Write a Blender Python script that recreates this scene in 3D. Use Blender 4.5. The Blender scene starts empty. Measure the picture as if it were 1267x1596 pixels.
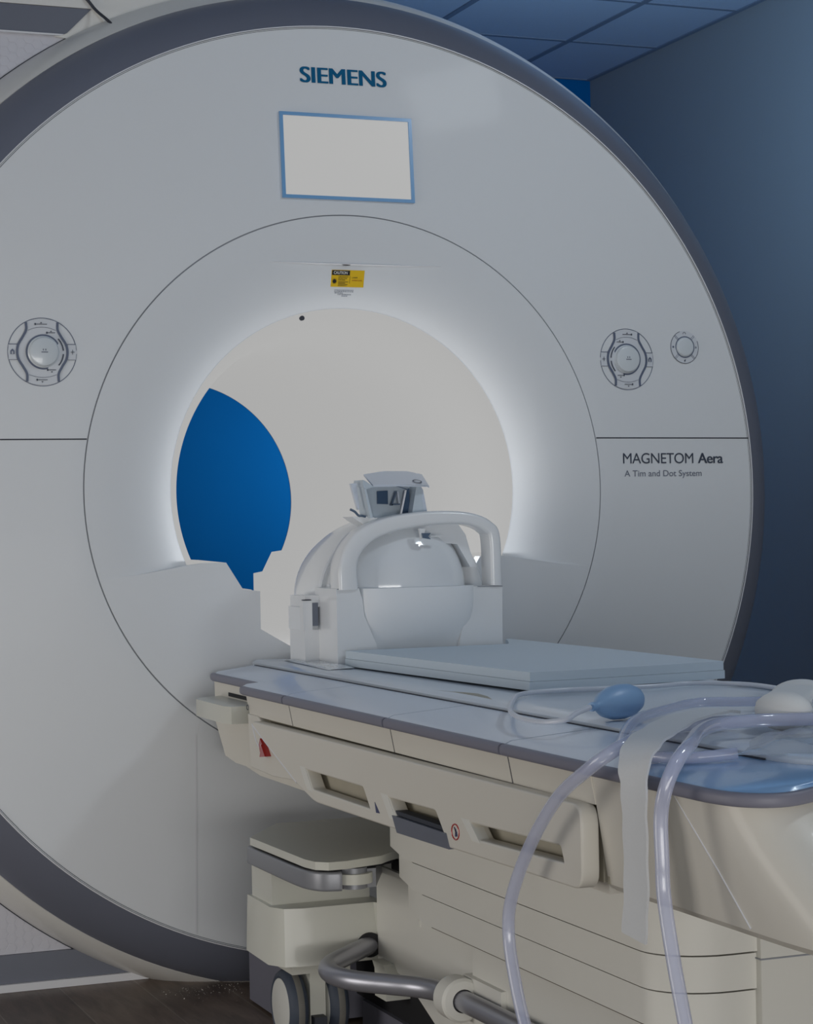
import bpy, bmesh, math, random
from mathutils import Vector, Matrix
PI = math.pi
S = bpy.context.scene
C = S.collection
FZ = 1.102            # height of the bore axis above the floor
rnd = random.Random(4)

# ------------------------------------------------------------------ materials
def srgb(r, g, b):
    f = lambda c: (c/255/12.92) if c/255 <= .04045 else ((c/255+.055)/1.055)**2.4
    return (f(r), f(g), f(b), 1)
MATS = {}
def mat(name, col, rough=.5, metal=0, coat=0, emit=None, es=0, bump=0, bscale=60, var=0, vscale=6, alpha=None, trans=0, spec=.5):
    m = bpy.data.materials.new(name); m.use_nodes = True
    nt = m.node_tree; b = nt.nodes['Principled BSDF']
    b.inputs['Base Color'].default_value = col
    b.inputs['Roughness'].default_value = rough
    b.inputs['Metallic'].default_value = metal
    b.inputs['Coat Weight'].default_value = coat
    b.inputs['Coat Roughness'].default_value = .08
    b.inputs['Specular IOR Level'].default_value = spec
    b.inputs['Transmission Weight'].default_value = trans
    if emit: b.inputs['Emission Color'].default_value = emit; b.inputs['Emission Strength'].default_value = es
    if alpha is not None: b.inputs['Alpha'].default_value = alpha
    tc = nt.nodes.new('ShaderNodeTexCoord')
    if var:
        n = nt.nodes.new('ShaderNodeTexNoise'); n.inputs['Scale'].default_value = vscale; n.inputs['Detail'].default_value = 5
        mx = nt.nodes.new('ShaderNodeMix'); mx.data_type = 'RGBA'
        mx.inputs[6].default_value = tuple(c*(1-var) for c in col[:3])+(1,); mx.inputs[7].default_value = tuple(min(1, c*(1+var)) for c in col[:3])+(1,)
        nt.links.new(tc.outputs['Object'], n.inputs['Vector']); nt.links.new(n.outputs['Fac'], mx.inputs[0]); nt.links.new(mx.outputs[2], b.inputs['Base Color'])
    if bump:
        n2 = nt.nodes.new('ShaderNodeTexNoise'); n2.inputs['Scale'].default_value = bscale; n2.inputs['Detail'].default_value = 3
        bp = nt.nodes.new('ShaderNodeBump'); bp.inputs['Strength'].default_value = bump; bp.inputs['Distance'].default_value = .002
        nt.links.new(tc.outputs['Object'], n2.inputs['Vector']); nt.links.new(n2.outputs['Fac'], bp.inputs['Height']); nt.links.new(bp.outputs['Normal'], b.inputs['Normal'])
    MATS[name] = m
    return m
M = dict(
    shell=mat('gantry_white', srgb(226,229,232), .55, coat=.03, var=.01, vscale=2),
    shell2=mat('gantry_side_white', srgb(226,225,221), .4, coat=.2),
    ring=mat('ring_slate', srgb(116,120,134), .38, .15, var=.05, vscale=3),
    strip=mat('panel_strip_slate', srgb(112,116,128), .4, .15),
    hexp=mat('hex_panel', srgb(206,206,214), .5, bump=.05),
    groove=mat('seam_dark', srgb(150,154,162), .6),
    groove2=mat('seam_black', srgb(52,56,66), .6),
    lip=mat('seam_light', srgb(225,226,230), .4),
    liner=mat('bore_glow_liner', srgb(60,60,60), .8, emit=(1,.997,.985,1), es=.40, spec=0),  # bore lighting painted in as even emission, on liner and ledge
    blueedge=mat('bore_far_outline', srgb(20,60,100), .5),
    screenframe=mat('screen_frame_blue', srgb(110,165,215), .3, coat=.3),
    screen=mat('screen_lit', srgb(60,60,60), .3, emit=(1,1,.99,1), es=.42, spec=.1),
    logo=mat('logo_teal', srgb(0,96,140), .6, spec=.15),
    letter=mat('letter_slate', srgb(62,70,86), .5),
    letter2=mat('letter_grey', srgb(120,126,140), .5),
    knob=mat('knob_pale', srgb(214,221,226), .25, coat=.4),
    btn=mat('button_pale', srgb(216,220,226), .35, coat=.3),
    bar=mat('button_bar', srgb(96,106,128), .4),
    sticker=mat('sticker_yellow', srgb(232,190,20), .5, var=.06, vscale=80),
    ink=mat('sticker_ink', srgb(30,30,28), .5),
    inkw=mat('sticker_white', srgb(225,225,220), .5),
    inkr=mat('sticker_orange', srgb(170,90,20), .5),
    tabletop=mat('tabletop_laminate', srgb(214,223,234), .3, coat=.3),
    tside=mat('tabletop_edge', srgb(214,223,236), .32, coat=.15),
    tblue=mat('tabletop_foot_blue', srgb(140,180,222), .25, coat=.4),  # reflection of the blue wall put into the foot segment's colour
    rim=mat('table_rim_grey', srgb(126,126,140), .5, 0),
    beige=mat('table_beige', srgb(222,218,208), .45, coat=.1, var=.015, vscale=3),
    beige2=mat('table_cover_beige', srgb(228,227,220), .5, coat=.08),
    covergap=mat('cover_gap_grey', srgb(150,146,136), .8), brown=mat('seam_brown', srgb(84,70,60), .8),
    tan=mat('table_core_tan', srgb(176,170,154), .7, var=.08, vscale=30),
    slab=mat('dock_white', srgb(214,214,204), .4, coat=.2),
    band=mat('dock_band_silver', srgb(150,152,158), .4, .3),
    steel=mat('bar_aluminium', srgb(170,171,180), .33, .6),
    tyre=mat('tyre_dark', srgb(66,74,88), .6, var=.15, vscale=40),
    tread=mat('tyre_worn_tread', srgb(120,118,112), .8, var=.2, vscale=60),
    hubw=mat('wheel_disc_white', srgb(220,220,214), .4),
    purple=mat('base_mauve_grey', srgb(112,112,124), .5),
    black=mat('recess_black', srgb(28,28,32), .7),
    red=mat('release_red', srgb(170,22,24), .3, coat=.6),
    symbol=mat('symbol_blue', srgb(70,75,110), .5),
    coil=mat('coil_white', srgb(234,236,238), .3, coat=.4),
    coil2=mat('coil_satin', srgb(236,239,242), .45),
    coil3=mat('coil_gloss_dome', srgb(232,236,240), .1, coat=.7),
    hood=mat('camera_hood_grey', srgb(212,220,232), .3, coat=.3),
    hood2=mat('camera_body_grey', srgb(196,208,218), .4),
    dblue=mat('camera_window_blue', srgb(62,88,118), .3),
    dgrey=mat('camera_latch_grey', srgb(86,104,126), .4),
    foamt=mat('foam_blue_grey', srgb(208,220,229), .6, bump=.06, bscale=200),
    bulb=mat('bulb_blue', srgb(140,178,218), .4, bump=.04, bscale=90),
    tube=mat('tube_clear', srgb(214,220,246), .12, trans=.2, alpha=.55, coat=.6, spec=.6),
    tubew=mat('tube_milky', srgb(225,230,240), .3, trans=.1),
    strap=mat('strap_white', srgb(222,224,226), .85, bump=.25, bscale=350),
    pad=mat('headset_white', srgb(232,232,230), .7, bump=.08, bscale=90),
    bag=mat('bag_clear', srgb(222,230,240), .15, trans=.35, alpha=.55),
    film=mat('film_white', srgb(214,222,230), .2, coat=.8),
    crumb=mat('crumb_white', srgb(210,205,195), .8),
)

# liner colour falls to slightly grey: keep simple
def wood():
    m = bpy.data.materials.new('floor_planks'); m.use_nodes = True
    nt = m.node_tree; b = nt.nodes['Principled BSDF']; L = nt.links
    tc = nt.nodes.new('ShaderNodeTexCoord'); mp = nt.nodes.new('ShaderNodeMapping')
    mp.inputs['Rotation'].default_value = (0, 0, PI/2); mp.inputs['Location'].default_value = (.3, .474, 0)
    br = nt.nodes.new('ShaderNodeTexBrick'); br.inputs['Scale'].default_value = 1
    br.inputs['Brick Width'].default_value = 1.22; br.inputs['Row Height'].default_value = .17
    br.inputs['Mortar Size'].default_value = .0016; br.inputs['Mortar Smooth'].default_value = .1
    br.inputs['Color1'].default_value = srgb(122,106,94); br.inputs['Color2'].default_value = srgb(98,84,74); br.inputs['Mortar'].default_value = srgb(140,130,118)
    mp2 = nt.nodes.new('ShaderNodeMapping'); mp2.inputs['Scale'].default_value = (14, 2.2, 1)
    n = nt.nodes.new('ShaderNodeTexNoise'); n.inputs['Scale'].default_value = 2.2; n.inputs['Detail'].default_value = 7; n.inputs['Roughness'].default_value = .65; n.inputs['Distortion'].default_value = .6
    mx = nt.nodes.new('ShaderNodeMix'); mx.data_type = 'RGBA'; mx.blend_type = 'MULTIPLY'; mx.inputs[0].default_value = .8
    cr = nt.nodes.new('ShaderNodeValToRGB'); cr.color_ramp.elements[0].position = .35; cr.color_ramp.elements[0].color = (.42,.38,.36,1); cr.color_ramp.elements[1].position = .68; cr.color_ramp.elements[1].color = (1.15,1.12,1.08,1)
    L.new(tc.outputs['Object'], mp.inputs['Vector']); L.new(mp.outputs[0], br.inputs['Vector'])
    L.new(tc.outputs['Object'], mp2.inputs['Vector']); L.new(mp2.outputs[0], n.inputs['Vector']); L.new(n.outputs['Fac'], cr.inputs[0])
    L.new(br.outputs['Color'], mx.inputs[6]); L.new(cr.outputs[0], mx.inputs[7]); L.new(mx.outputs[2], b.inputs['Base Color'])
    b.inputs['Roughness'].default_value = .42
    bp = nt.nodes.new('ShaderNodeBump'); bp.inputs['Strength'].default_value = .25; bp.inputs['Distance'].default_value = .002
    L.new(n.outputs['Fac'], bp.inputs['Height']); L.new(bp.outputs[0], b.inputs['Normal'])
    return m
M['wood'] = wood()
M['wallblue'] = mat('wall_grey_paint', srgb(150,158,166), .75, bump=.08, bscale=120)
M['walldeep'] = mat('wall_deep_blue_paint', srgb(0,104,172), .8, spec=.1, bump=.05, bscale=90)
M['ceil'] = mat('ceiling_tile', srgb(186,206,232), .85, bump=.35, bscale=160, var=.03, vscale=90)
M['grid'] = mat('ceiling_grid_metal', srgb(126,142,166), .6)
M['wallwhite'] = mat('wall_pale_paint', srgb(215,212,205), .8, bump=.05)

# ------------------------------------------------------------------ mesh helpers (z given from the bore axis)
def bev(bm, w, seg=2, ang=.6):
    if w <= 0: return
    es = [e for e in bm.edges if len(e.link_faces) == 2 and e.calc_face_angle(0) > ang]
    bmesh.ops.bevel(bm, geom=es, offset=w, segments=seg, affect='EDGES', profile=.6, clamp_overlap=True)
def finish(name, bm, m, parent=None, ang=35, floorcut=False):
    for v in bm.verts: v.co.z += FZ
    if floorcut:
        bmesh.ops.bisect_plane(bm, geom=bm.verts[:]+bm.edges[:]+bm.faces[:], plane_co=(0,0,.001), plane_no=(0,0,1), clear_inner=True)
    bmesh.ops.recalc_face_normals(bm, faces=bm.faces)
    me = bpy.data.meshes.new(name); bm.to_mesh(me); bm.free()
    return link(name, me, m, parent, ang)
def link(name, me, m, parent=None, ang=35):
    for p in me.polygons: p.use_smooth = True
    me.set_sharp_from_angle(angle=math.radians(ang))
    me.materials.clear(); me.materials.append(m if not isinstance(m, str) else M[m])
    o = bpy.data.objects.new(name, me); C.objects.link(o)
    if parent:
        o.parent = parent
        p = parent; off = Vector((0,0,0))
        while p: off += p.location; p = p.parent
        me.transform(Matrix.Translation(-off))
    return o
def thing(name, label, cat, loc, group=None):
    o = bpy.data.objects.new(name, None); C.objects.link(o); o.empty_display_size = .1
    o.location = (loc[0], loc[1], loc[2]+FZ); o['label'] = label; o['category'] = cat
    if group: o['group'] = group
    return o
def tag(o, label, cat, group=None):
    o['label'] = label; o['category'] = cat
    if group: o['group'] = group
    return o
def recentre(o):      # put a one-mesh thing's origin at its base
    me = o.data; xs = [v.co for v in me.vertices]
    c = Vector((sum(v.x for v in xs)/len(xs), sum(v.y for v in xs)/len(xs), min(v.z for v in xs)))
    me.transform(Matrix.Translation(-c)); o.location = c
    return o
def B(): return bmesh.new()
def box(bm, x0, x1, y0, y1, z0, z1):
    v = [bm.verts.new((x, y, z)) for z in (z0, z1) for y in (y0, y1) for x in (x0, x1)]
    for f in ((0,1,3,2),(4,5,7,6),(0,1,5,4),(2,3,7,6),(0,2,6,4),(1,3,7,5)): bm.faces.new([v[i] for i in f])
    return bm
def prism(bm, pts, a, b, ax='z', pts2=None):
    # polygon given in the two other axes (in xyz order), swept from a to b along ax; pts2 = outline at b
    def P(p, t):
        return {'z': (p[0], p[1], t), 'y': (p[0], t, p[1]), 'x': (t, p[0], p[1])}[ax]
    v0 = [bm.verts.new(P(p, a)) for p in pts]; v1 = [bm.verts.new(P(p, b)) for p in (pts2 or pts)]
    n = len(pts)
    bm.faces.new(v0); bm.faces.new(v1[::-1])
    for i in range(n): bm.faces.new([v0[i], v0[(i+1)%n], v1[(i+1)%n], v1[i]])
    return bm
def loft(bm, rings, caps=True):
    vs = [[bm.verts.new(p) for p in r] for r in rings]; n = len(rings[0])
    for a, b in zip(vs, vs[1:]):
        for i in range(n): bm.faces.new([a[i], a[(i+1)%n], b[(i+1)%n], b[i]])
    if caps: bm.faces.new(vs[0]); bm.faces.new(vs[-1][::-1])
    return bm
def revy(bm, prof, n=192, cx=0, cz=0, close=False):   # profile [(r, y)] turned about the y axis
    rows = []
    for k in range(n):
        a = 2*PI*k/n
        rows.append([bm.verts.new((cx+r*math.sin(a), y, cz+r*math.cos(a))) for r, y in prof])
    m = len(prof)
    for k in range(n):
        A, Bb = rows[k], rows[(k+1)%n]
        for j in range(m if close else m-1):
            bm.faces.new([A[j], A[(j+1)%m], Bb[(j+1)%m], Bb[j]])
    return bm
def smooth_path(pts, sub=8, closed=False):
    P = [Vector(p) for p in pts]; out = []; n = len(P)
    rng = range(n if closed else n-1)
    for i in rng:
        p0 = P[(i-1)%n] if (closed or i > 0) else P[0]*2-P[1]
        p1 = P[i]; p2 = P[(i+1)%n]
        p3 = P[(i+2)%n] if (closed or i < n-2) else P[-1]*2-P[-2]
        for k in range(sub):
            t = k/sub
            out.append(.5*((2*p1)+(-p0+p2)*t+(2*p0-5*p1+4*p2-p3)*t*t+(-p0+3*p1-3*p2+p3)*t**3))
    if not closed: out.append(P[-1])
    return out
def tube(bm, path, r, n=14, closed=False, sec=None, up=None):
    # sec: cross-section [(u, v)], up: fixed v direction
    P = [Vector(p) for p in path]; N = len(P); rings = []
    nrm = None
    for i in range(N):
        a = P[(i-1)%N] if (closed or i > 0) else P[i]; b = P[(i+1)%N] if (closed or i < N-1) else P[i]
        t = (b-a).normalized()
        if up is not None:
            v = (Vector(up)-t*t.dot(Vector(up))).normalized(); u = t.cross(v)
        else:
            if nrm is None:
                nrm = t.orthogonal().normalized()
            nrm = (nrm-t*t.dot(nrm)).normalized(); v = nrm; u = t.cross(v)
        rr = r[i] if isinstance(r, (list, tuple)) else r
        pts = sec if sec else [(rr*math.cos(2*PI*k/n), rr*math.sin(2*PI*k/n)) for k in range(n)]
        rings.append([tuple(P[i]+u*p[0]+v*p[1]) for p in pts])
    if closed: rings.append(rings[0]); 
    if closed:
        vs = [[bm.verts.new(p) for p in rg] for rg in rings[:-1]]; m = len(rings[0])
        for i in range(len(vs)):
            A, Bb = vs[i], vs[(i+1)%len(vs)]
            for j in range(m): bm.faces.new([A[j], A[(j+1)%m], Bb[(j+1)%m], Bb[j]])
    else: loft(bm, rings)
    return bm
def rrect(w, h, r, n=4):
    out = []
    for cx, cy, a0 in ((w/2-r, h/2-r, 0), (-w/2+r, h/2-r, PI/2), (-w/2+r, -h/2+r, PI), (w/2-r, -h/2+r, 1.5*PI)):
        for k in range(n+1):
            a = a0+PI/2*k/n; out.append((cx+r*math.cos(a), cy+r*math.sin(a)))
    return out
def ellipsoid(bm, c, r, nu=40, nv=24, power=1.0):
    vs = []
    for j in range(1, nv):
        th = PI*j/nv
        vs.append([bm.verts.new((c[0]+r[0]*math.sin(th)*math.cos(2*PI*i/nu), c[1]+r[1]*math.sin(th)*math.sin(2*PI*i/nu), c[2]+r[2]*math.cos(th))) for i in range(nu)])
    t = bm.verts.new((c[0], c[1], c[2]+r[2])); b = bm.verts.new((c[0], c[1], c[2]-r[2]))
    for j in range(nv-2):
        for i in range(nu): bm.faces.new([vs[j][i], vs[j+1][i], vs[j+1][(i+1)%nu], vs[j][(i+1)%nu]])
    for i in range(nu):
        bm.faces.new([t, vs[0][i], vs[0][(i+1)%nu]]); bm.faces.new([b, vs[-1][(i+1)%nu], vs[-1][i]])
    return bm
def curve_plate(outlines, ext, bevel=0, res=2):
    cu = bpy.data.curves.new('plate_outline', 'CURVE'); cu.dimensions = '2D'; cu.fill_mode = 'BOTH'; cu.extrude = ext; cu.bevel_depth = bevel; cu.bevel_resolution = res
    for pts in outlines:
        sp = cu.splines.new('POLY'); sp.points.add(len(pts)-1); sp.use_cyclic_u = True
        for i, p in enumerate(pts): sp.points[i].co = (p[0], p[1], 0, 1)
    o = bpy.data.objects.new('plate_outline', cu); me = bpy.data.meshes.new_from_object(o)
    bpy.data.objects.remove(o); bpy.data.curves.remove(cu)
    return me
def text_mesh(s, size, ext=.0004, off=0, spacing=1.0, align='LEFT'):
    cu = bpy.data.curves.new('lettering', 'FONT'); cu.body = s; cu.size = size; cu.extrude = ext; cu.offset = off; cu.space_character = spacing; cu.align_x = align
    o = bpy.data.objects.new('lettering', cu); bpy.context.view_layer.update()
    me = bpy.data.meshes.new_from_object(o); bpy.data.objects.remove(o); bpy.data.curves.remove(cu)
    return me

# ------------------------------------------------------------------ MRI scanner
def fy(x, z):          # depth of the front surface at (x, z)
    r = math.hypot(x, z)
    if r >= .62: return .030*((r-.62)/.432)**1.15
    pr = FL
    for (r0, y0), (r1, y1) in zip(pr, pr[1:]):
        if r1 <= r <= r0: return y0+(y1-y0)*(r0-r)/(r0-r1)
    return .05
FL = [(.6175,.0),(.58,.001),(.54,.004),(.50,.010),(.47,.018),(.448,.027),(.43,.038),(.414,.05)]
scan = thing('mri_scanner', 'large white round MRI scanner with slate ring and glowing bore', 'mri scanner', (0, .3, -FZ))
def onface(name, me, m, parent, lift=.0008, xform=None):
    # flat mesh in (x, z) laid onto the front surface; local z of the mesh becomes height off the surface
    for v in me.vertices:
        x, z, h = v.co.x, v.co.y, v.co.z
        if xform: x, z = xform(x, z)
        v.co = (x, fy(x, z)-lift-h, z+FZ)
    return link(name, me, m, parent)

prof = [(.6203, .012), (.6205, .001)]+[(.6215+(.427)*t/24, .030*(t/24)**1.15) for t in range(1, 25)]+[(1.0488, .04)]
finish('front_cover', revy(B(), prof), 'shell', scan, floorcut=True)
finish('flare_cover', revy(B(), [(.6175, .012)]+FL+[(.414,.062)]), 'shell', scan)
finish('cover_seam', revy(B(), [(.6222,.0055),(.6168,.0055)]), 'groove', scan)
# bore liner, its brightness put in as emission
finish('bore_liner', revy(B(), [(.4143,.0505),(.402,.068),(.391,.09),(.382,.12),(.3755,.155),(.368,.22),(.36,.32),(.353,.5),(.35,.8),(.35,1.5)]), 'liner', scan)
finish('bore_seam', revy(B(), [(.4148,.0492),(.4137,.0500)]), 'btn', scan)
finish('bore_end_outline', revy(B(), [(.350,1.499),(.350,1.503),(.357,1.503),(.357,1.499)], close=True), 'blueedge', scan)  # dark bloom outline at the bore end, painted as an added ring
# lower bridge that fills the bottom of the bore
top = [(-.587,-.185),(-.56,-.184),(-.50,-.178),(-.44,-.169),(-.39,-.161),(-.35,-.157),(-.305,-.157),(-.268,-.216),(-.228,-.222),(-.228,-.306),(-.15,-.352)]
top += [(-x, z) for x, z in top[::-1]]
arc = []
a0 = math.atan2(-.187, .587)
for k in range(1, 48):
    a = a0-(PI+2*a0)*k/48; arc.append((.6172*math.cos(a), .6172*math.sin(a)))
bm = B(); prism(bm, top+arc, -.0004, .03, 'y'); bev(bm, .003)
finish('bore_bridge', bm, 'shell', scan)
led = [(-.36,-.15),(-.30,-.157),(-.268,-.214),(-.238,-.219),(-.238,-.30),(-.15,-.349)]
led += [(-x, z) for x, z in led[::-1]]
led2 = [(x*.93, z+.004) for x, z in led]
low = [(.30,-.5),(-.30,-.5)]
bm = B(); prism(bm, led+[(.36,-.35),(-.36,-.35)], .031, 1.48, 'y', led2+[(.32,-.33),(-.32,-.33)])
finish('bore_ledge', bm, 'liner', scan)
# slate ring and flared white rim
rp = [(1.0492,.036),(1.0492,.0295),(1.0520,.0285),(1.070,.038),(1.095,.058),(1.120,.085),(1.136,.110),(1.1405,.1205),(1.138,.132)]
finish('trim_ring', revy(B(), rp), 'ring', scan, floorcut=True)
finish('ring_highlight', revy(B(), [(1.0494,.0290),(1.0494,.0265),(1.0518,.0268),(1.0524,.0290)]), 'lip', scan, floorcut=True)
finish('ring_seam', revy(B(), [(1.0455,.0293),(1.0488,.0310)]), 'groove2', scan, floorcut=True)
wp = [(1.136,.128),(1.142,.126),(1.150,.136),(1.163,.158),(1.175,.185),(1.183,.212),(1.187,.236),(1.186,.25),(1.17,.28),(1.15,.32),(1.12,.7),(1.08,1.2),(.95,1.38),(.37,1.502)]
finish('rim_cover', revy(B(), wp), 'shell2', scan, floorcut=True)
finish('rim_seam', revy(B(), [(1.1865,.2405),(1.1895,.2440),(1.183,.2470)]), 'groove2', scan, floorcut=True)
# cabinet behind the ring with panels to the sides
def hexpanel(x0, x1, z0, z1, y):
    bm = B(); box(bm, x0, x1, y, y+.02, z0, z1)
    r = .0125; dx = 1.5*r; dz = math.sqrt(3)*r; i = 0
    x = x0+r
    while x < x1-r:
        z = z0+dz*.6+(dz/2 if i % 2 else 0)
        while z < z1-dz*.6:
            if abs(z) > .8 and math.hypot(x, z) > 1.17:
                q = [(x+r*.9*math.cos(PI/3*k), z+r*.9*math.sin(PI/3*k)) for k in range(6)]
                prism(bm, q, y-.0007, y+.001, 'y')
            z += dz
        x += dx; i += 1
    return bm
YC = .246
for s, nm in ((-1, 'side_panel'), (1, 'side_panel')):
    x0, x1 = (-1.02, -.42) if s < 0 else (.7, 1.02)
    if s < 0: finish(nm, hexpanel(x0, x1, -1.021, 1.041, YC), 'hexp', scan)
bm = B(); prism(bm, [(-1.02,1.041),(-.592,1.041),(-.584,1.045),(-.528,1.102),(-1.02,1.102)], YC-.010, YC+.02, 'y'); bev(bm, .003)
finish('upper_strip', bm, 'strip', scan)
bm = B(); prism(bm, [(-1.02,1.0375),(-.60,1.0375),(-.592,1.041),(-1.02,1.041)], YC-.012, YC+.02, 'y')
finish('strip_lip', bm, 'lip', scan)
bm = B(); prism(bm, [(-.612,1.036),(-.47,1.02),(-.45,1.06),(-.52,1.1035),(-.560,1.1035)], YC-.006, YC+.02, 'y')
finish('strip_end_panel', bm, 'shell2', scan)
bm = B(); box(bm, -1.02, -.40, YC-.010, YC+.02, -1.084, -1.0215); bev(bm, .003)
finish('lower_strip', bm, 'strip', scan)
bm = B(); box(bm, -1.02, -.36, YC-.02, YC+.02, -1.1015, -1.0845); bev(bm, .003)
finish('base_plinth', bm, 'lip', scan)
# top housing: white shell above the strip, its right part swells out over the ring
bm = B(); prism(bm, [(-1.02,1.103),(-.524,1.103),(-.515,1.095),(-.47,1.04),(-.30,1.12),(-.02,1.16),(-.02,1.27),(-1.02,1.27)], YC-.012, .62, 'y'); bev(bm, .004)
finish('top_housing', bm, 'shell2', scan)
sm = [(-.546,YC-.016,1.128),(-.537,YC-.018,1.120),(-.520,YC-.022,1.098),(-.503,.195,1.072),(-.494,.165,1.050),(-.486,.140,1.036)]
finish('housing_seam', tube(B(), smooth_path(sm, 4), .0035, 8), 'groove2', scan)
bm = B(); box(bm, -1.02, 1.02, YC+.02, 1.2, -1.10, 1.09); bev(bm, .01)
# cabinet body sits behind the panels, hollow over the bore
bm.free(); bm = B()
box(bm, -1.0, -.72, YC+.02, 1.2, -1.10, 1.10); bev(bm, .01)
finish('cabinet_body', bm, 'shell2', scan)
# screw dimples
def disc(x, z, y, r, dep=.003, n=16):
    bm = B(); prism(bm, [(x+r*math.cos(2*PI*k/n), z+r*math.sin(2*PI*k/n)) for k in range(n)], y-dep, y+.001, 'y'); return bm
finish('screw', disc(-.58,-1.013,.20,.004), 'groove2', scan)
finish('screw', disc(-.098,.391,.062,.0055,.006), 'groove2', scan)
# straight seams of the front cover
def strip_on_face(x0, x1, z, w, m, name):
    bm = B(); n = 24
    for k in range(n):
        xa, xb = x0+(x1-x0)*k/n, x0+(x1-x0)*(k+1)/n
        v = [bm.verts.new((x, fy(x, zz)-.0006, zz)) for x, zz in ((xa, z-w/2), (xb, z-w/2), (xb, z+w/2), (xa, z+w/2))]
        bm.faces.new(v)
    bmesh.ops.remove_doubles(bm, verts=bm.verts, dist=1e-5)
    return finish(name, bm, m, scan)
strip_on_face(-1.042, -.6105, .1155, .0028, 'groove2', 'cover_seam')
strip_on_face(.6105, 1.042, .1155, .0028, 'groove2', 'cover_seam')
bm = B()
for k in range(12):
    za, zb = -.53-.44*k/12, -.53-.44*(k+1)/12
    v = [bm.verts.new((x, fy(x, zz)-.0008, zz)) for x, zz in ((-.383, za), (-.3795, za), (-.3795, zb), (-.383, zb))]; bm.faces.new(v)
finish('cover_seam', bm, 'lip', scan)
# pale strip over the bore, paints the highlight along the recess crease
me = curve_plate([[(-.19,.5095),(-.1,.5112),(0,.512),(.12,.5112),(.222,.5095),(.12,.5085),(0,.5078),(-.1,.5085)]], .0015)
onface('recess_highlight', me, 'lip', scan, .001)
me = curve_plate([[(-.008+.010*math.cos(2*PI*k/16), .508+.0018*math.sin(2*PI*k/16)) for k in range(16)]], .0005)
onface('laser_window', me, 'ink', scan, .0035)

# screen
def frame(bm, x0, x1, z0, z1, w, h0, h1):
    o = [(x0, z0), (x1, z0), (x1, z1), (x0, z1)]; i = [(x0+w, z0+w), (x1-w, z0+w), (x1-w, z1-w), (x0+w, z1-w)]
    def V(p, h): return bm.verts.new((p[0], fy(p[0], p[1])-h, p[1]))
    for k in range(4):
        a, b = o[k], o[(k+1)%4]; c, d = i[(k+1)%4], i[k]
        va = [V(p, h1) for p in (a, b, c, d)]; bm.faces.new(va)
        vo = [V(p, h0) for p in (a, b)]; bm.faces.new([va[0], va[1], vo[1], vo[0]])
        vi = [V(p, -.004) for p in (c, d)]; bm.faces.new([va[2], va[3], vi[1], vi[0]])
    bmesh.ops.remove_doubles(bm, verts=bm.verts, dist=1e-6)
    return bm
scr = thing('display_screen', '', '', (0, .01, .75)); del scr['label']; del scr['category']; scr.parent = scan; scr.location = Vector((0,.01,.75+FZ))-scan.location
finish('screen_frame', frame(B(), -.1585, .1585, .653, .848, .0075, 0, .0065), 'screenframe', scr)
bm = B(); v = [bm.verts.new((x, y, z)) for x, y, z in ((-.152,.0008,.6595),(.152,.0008,.6595),(.152,.0130,.8415),(-.152,.0130,.8415))]; bm.faces.new(v)
finish('screen_glass', bm, 'screen', scr)

# lettering
def lettering(name, s, x0, z0, width, height, m, off=0, spacing=1.0, parent=scan, lift=.0012):
    me = text_mesh(s, 1, .0, off, spacing)
    xs = [v.co.x for v in me.vertices]; ys = [v.co.y for v in me.vertices]
    cap = text_mesh('H', 1, .0, off); cy = [v.co.y for v in cap.vertices]; capb, capt = min(cy), max(cy)
    sx = width/(max(xs)-min(xs)); sy = height/(capt-capb); mx = min(xs)
    return onface(name, me, m, parent, lift, lambda x, z: (x0+(x-mx)*sx, z0+(z-capb)*sy))
for dx in (0, .0013, .0026, .0039):
    lettering('maker_lettering', 'SIEMENS', -.1055+dx, .9185, .2055, .0355, 'logo', 0, 1.0, scan, .0012+dx*.05)
lettering('model_lettering', 'MAGNETOM', .682, .0545, .198, .0245, 'letter', 0, .95)
for dx in (0, .0012):
    lettering('model_lettering', 'Aera', .893+dx, .0545, .072, .0245, 'letter', .006, .95, scan, .0012+dx*.05)
lettering('tagline_lettering', 'A Tim and Dot System', .685, .0235, .218, .0145, 'letter2', .004, 1.0)

# control panels
def ringpts(cx, cz, r, w, n=64, a0=0, a1=2*PI):
    o = [(cx+r*math.cos(a0+(a1-a0)*k/n), cz+r*math.sin(a0+(a1-a0)*k/n)) for k in range(n+1)]
    i = [(cx+(r-w)*math.cos(a0+(a1-a0)*k/n), cz+(r-w)*math.sin(a0+(a1-a0)*k/n)) for k in range(n+1)]
    return o+i[::-1]
def band2d(pts, w):
    P = smooth_path([(x, z, 0) for x, z in pts], 6); L, R = [], []
    for i, p in enumerate(P):
        t = (P[min(i+1, len(P)-1)]-P[max(i-1, 0)]).normalized(); n = Vector((-t.y, t.x, 0))
        L.append((p.x+n.x*w/2, p.y+n.y*w/2)); R.append((p.x-n.x*w/2, p.y-n.y*w/2))
    return L+R[::-1]
def knob(cx, cz, r, h, parent, name='knob'):
    y = fy(cx, cz); bm = B()
    revy(bm, [(r*1.12,y),(r*1.10,y-.004),(r*1.02,y-.006),(r,y-h*.8),(r*.95,y-h*.95),(r*.88,y-h),(.0005,y-h)], 48, cx, cz)
    k = finish(name, bm, 'knob', parent)
    bm = B(); revy(bm, [(r*1.22,y-.0002),(r*1.22,y-.003),(r*1.03,y-.003)], 48, cx, cz); finish('knob_collar', bm, 'bar', parent)
    return k
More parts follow.
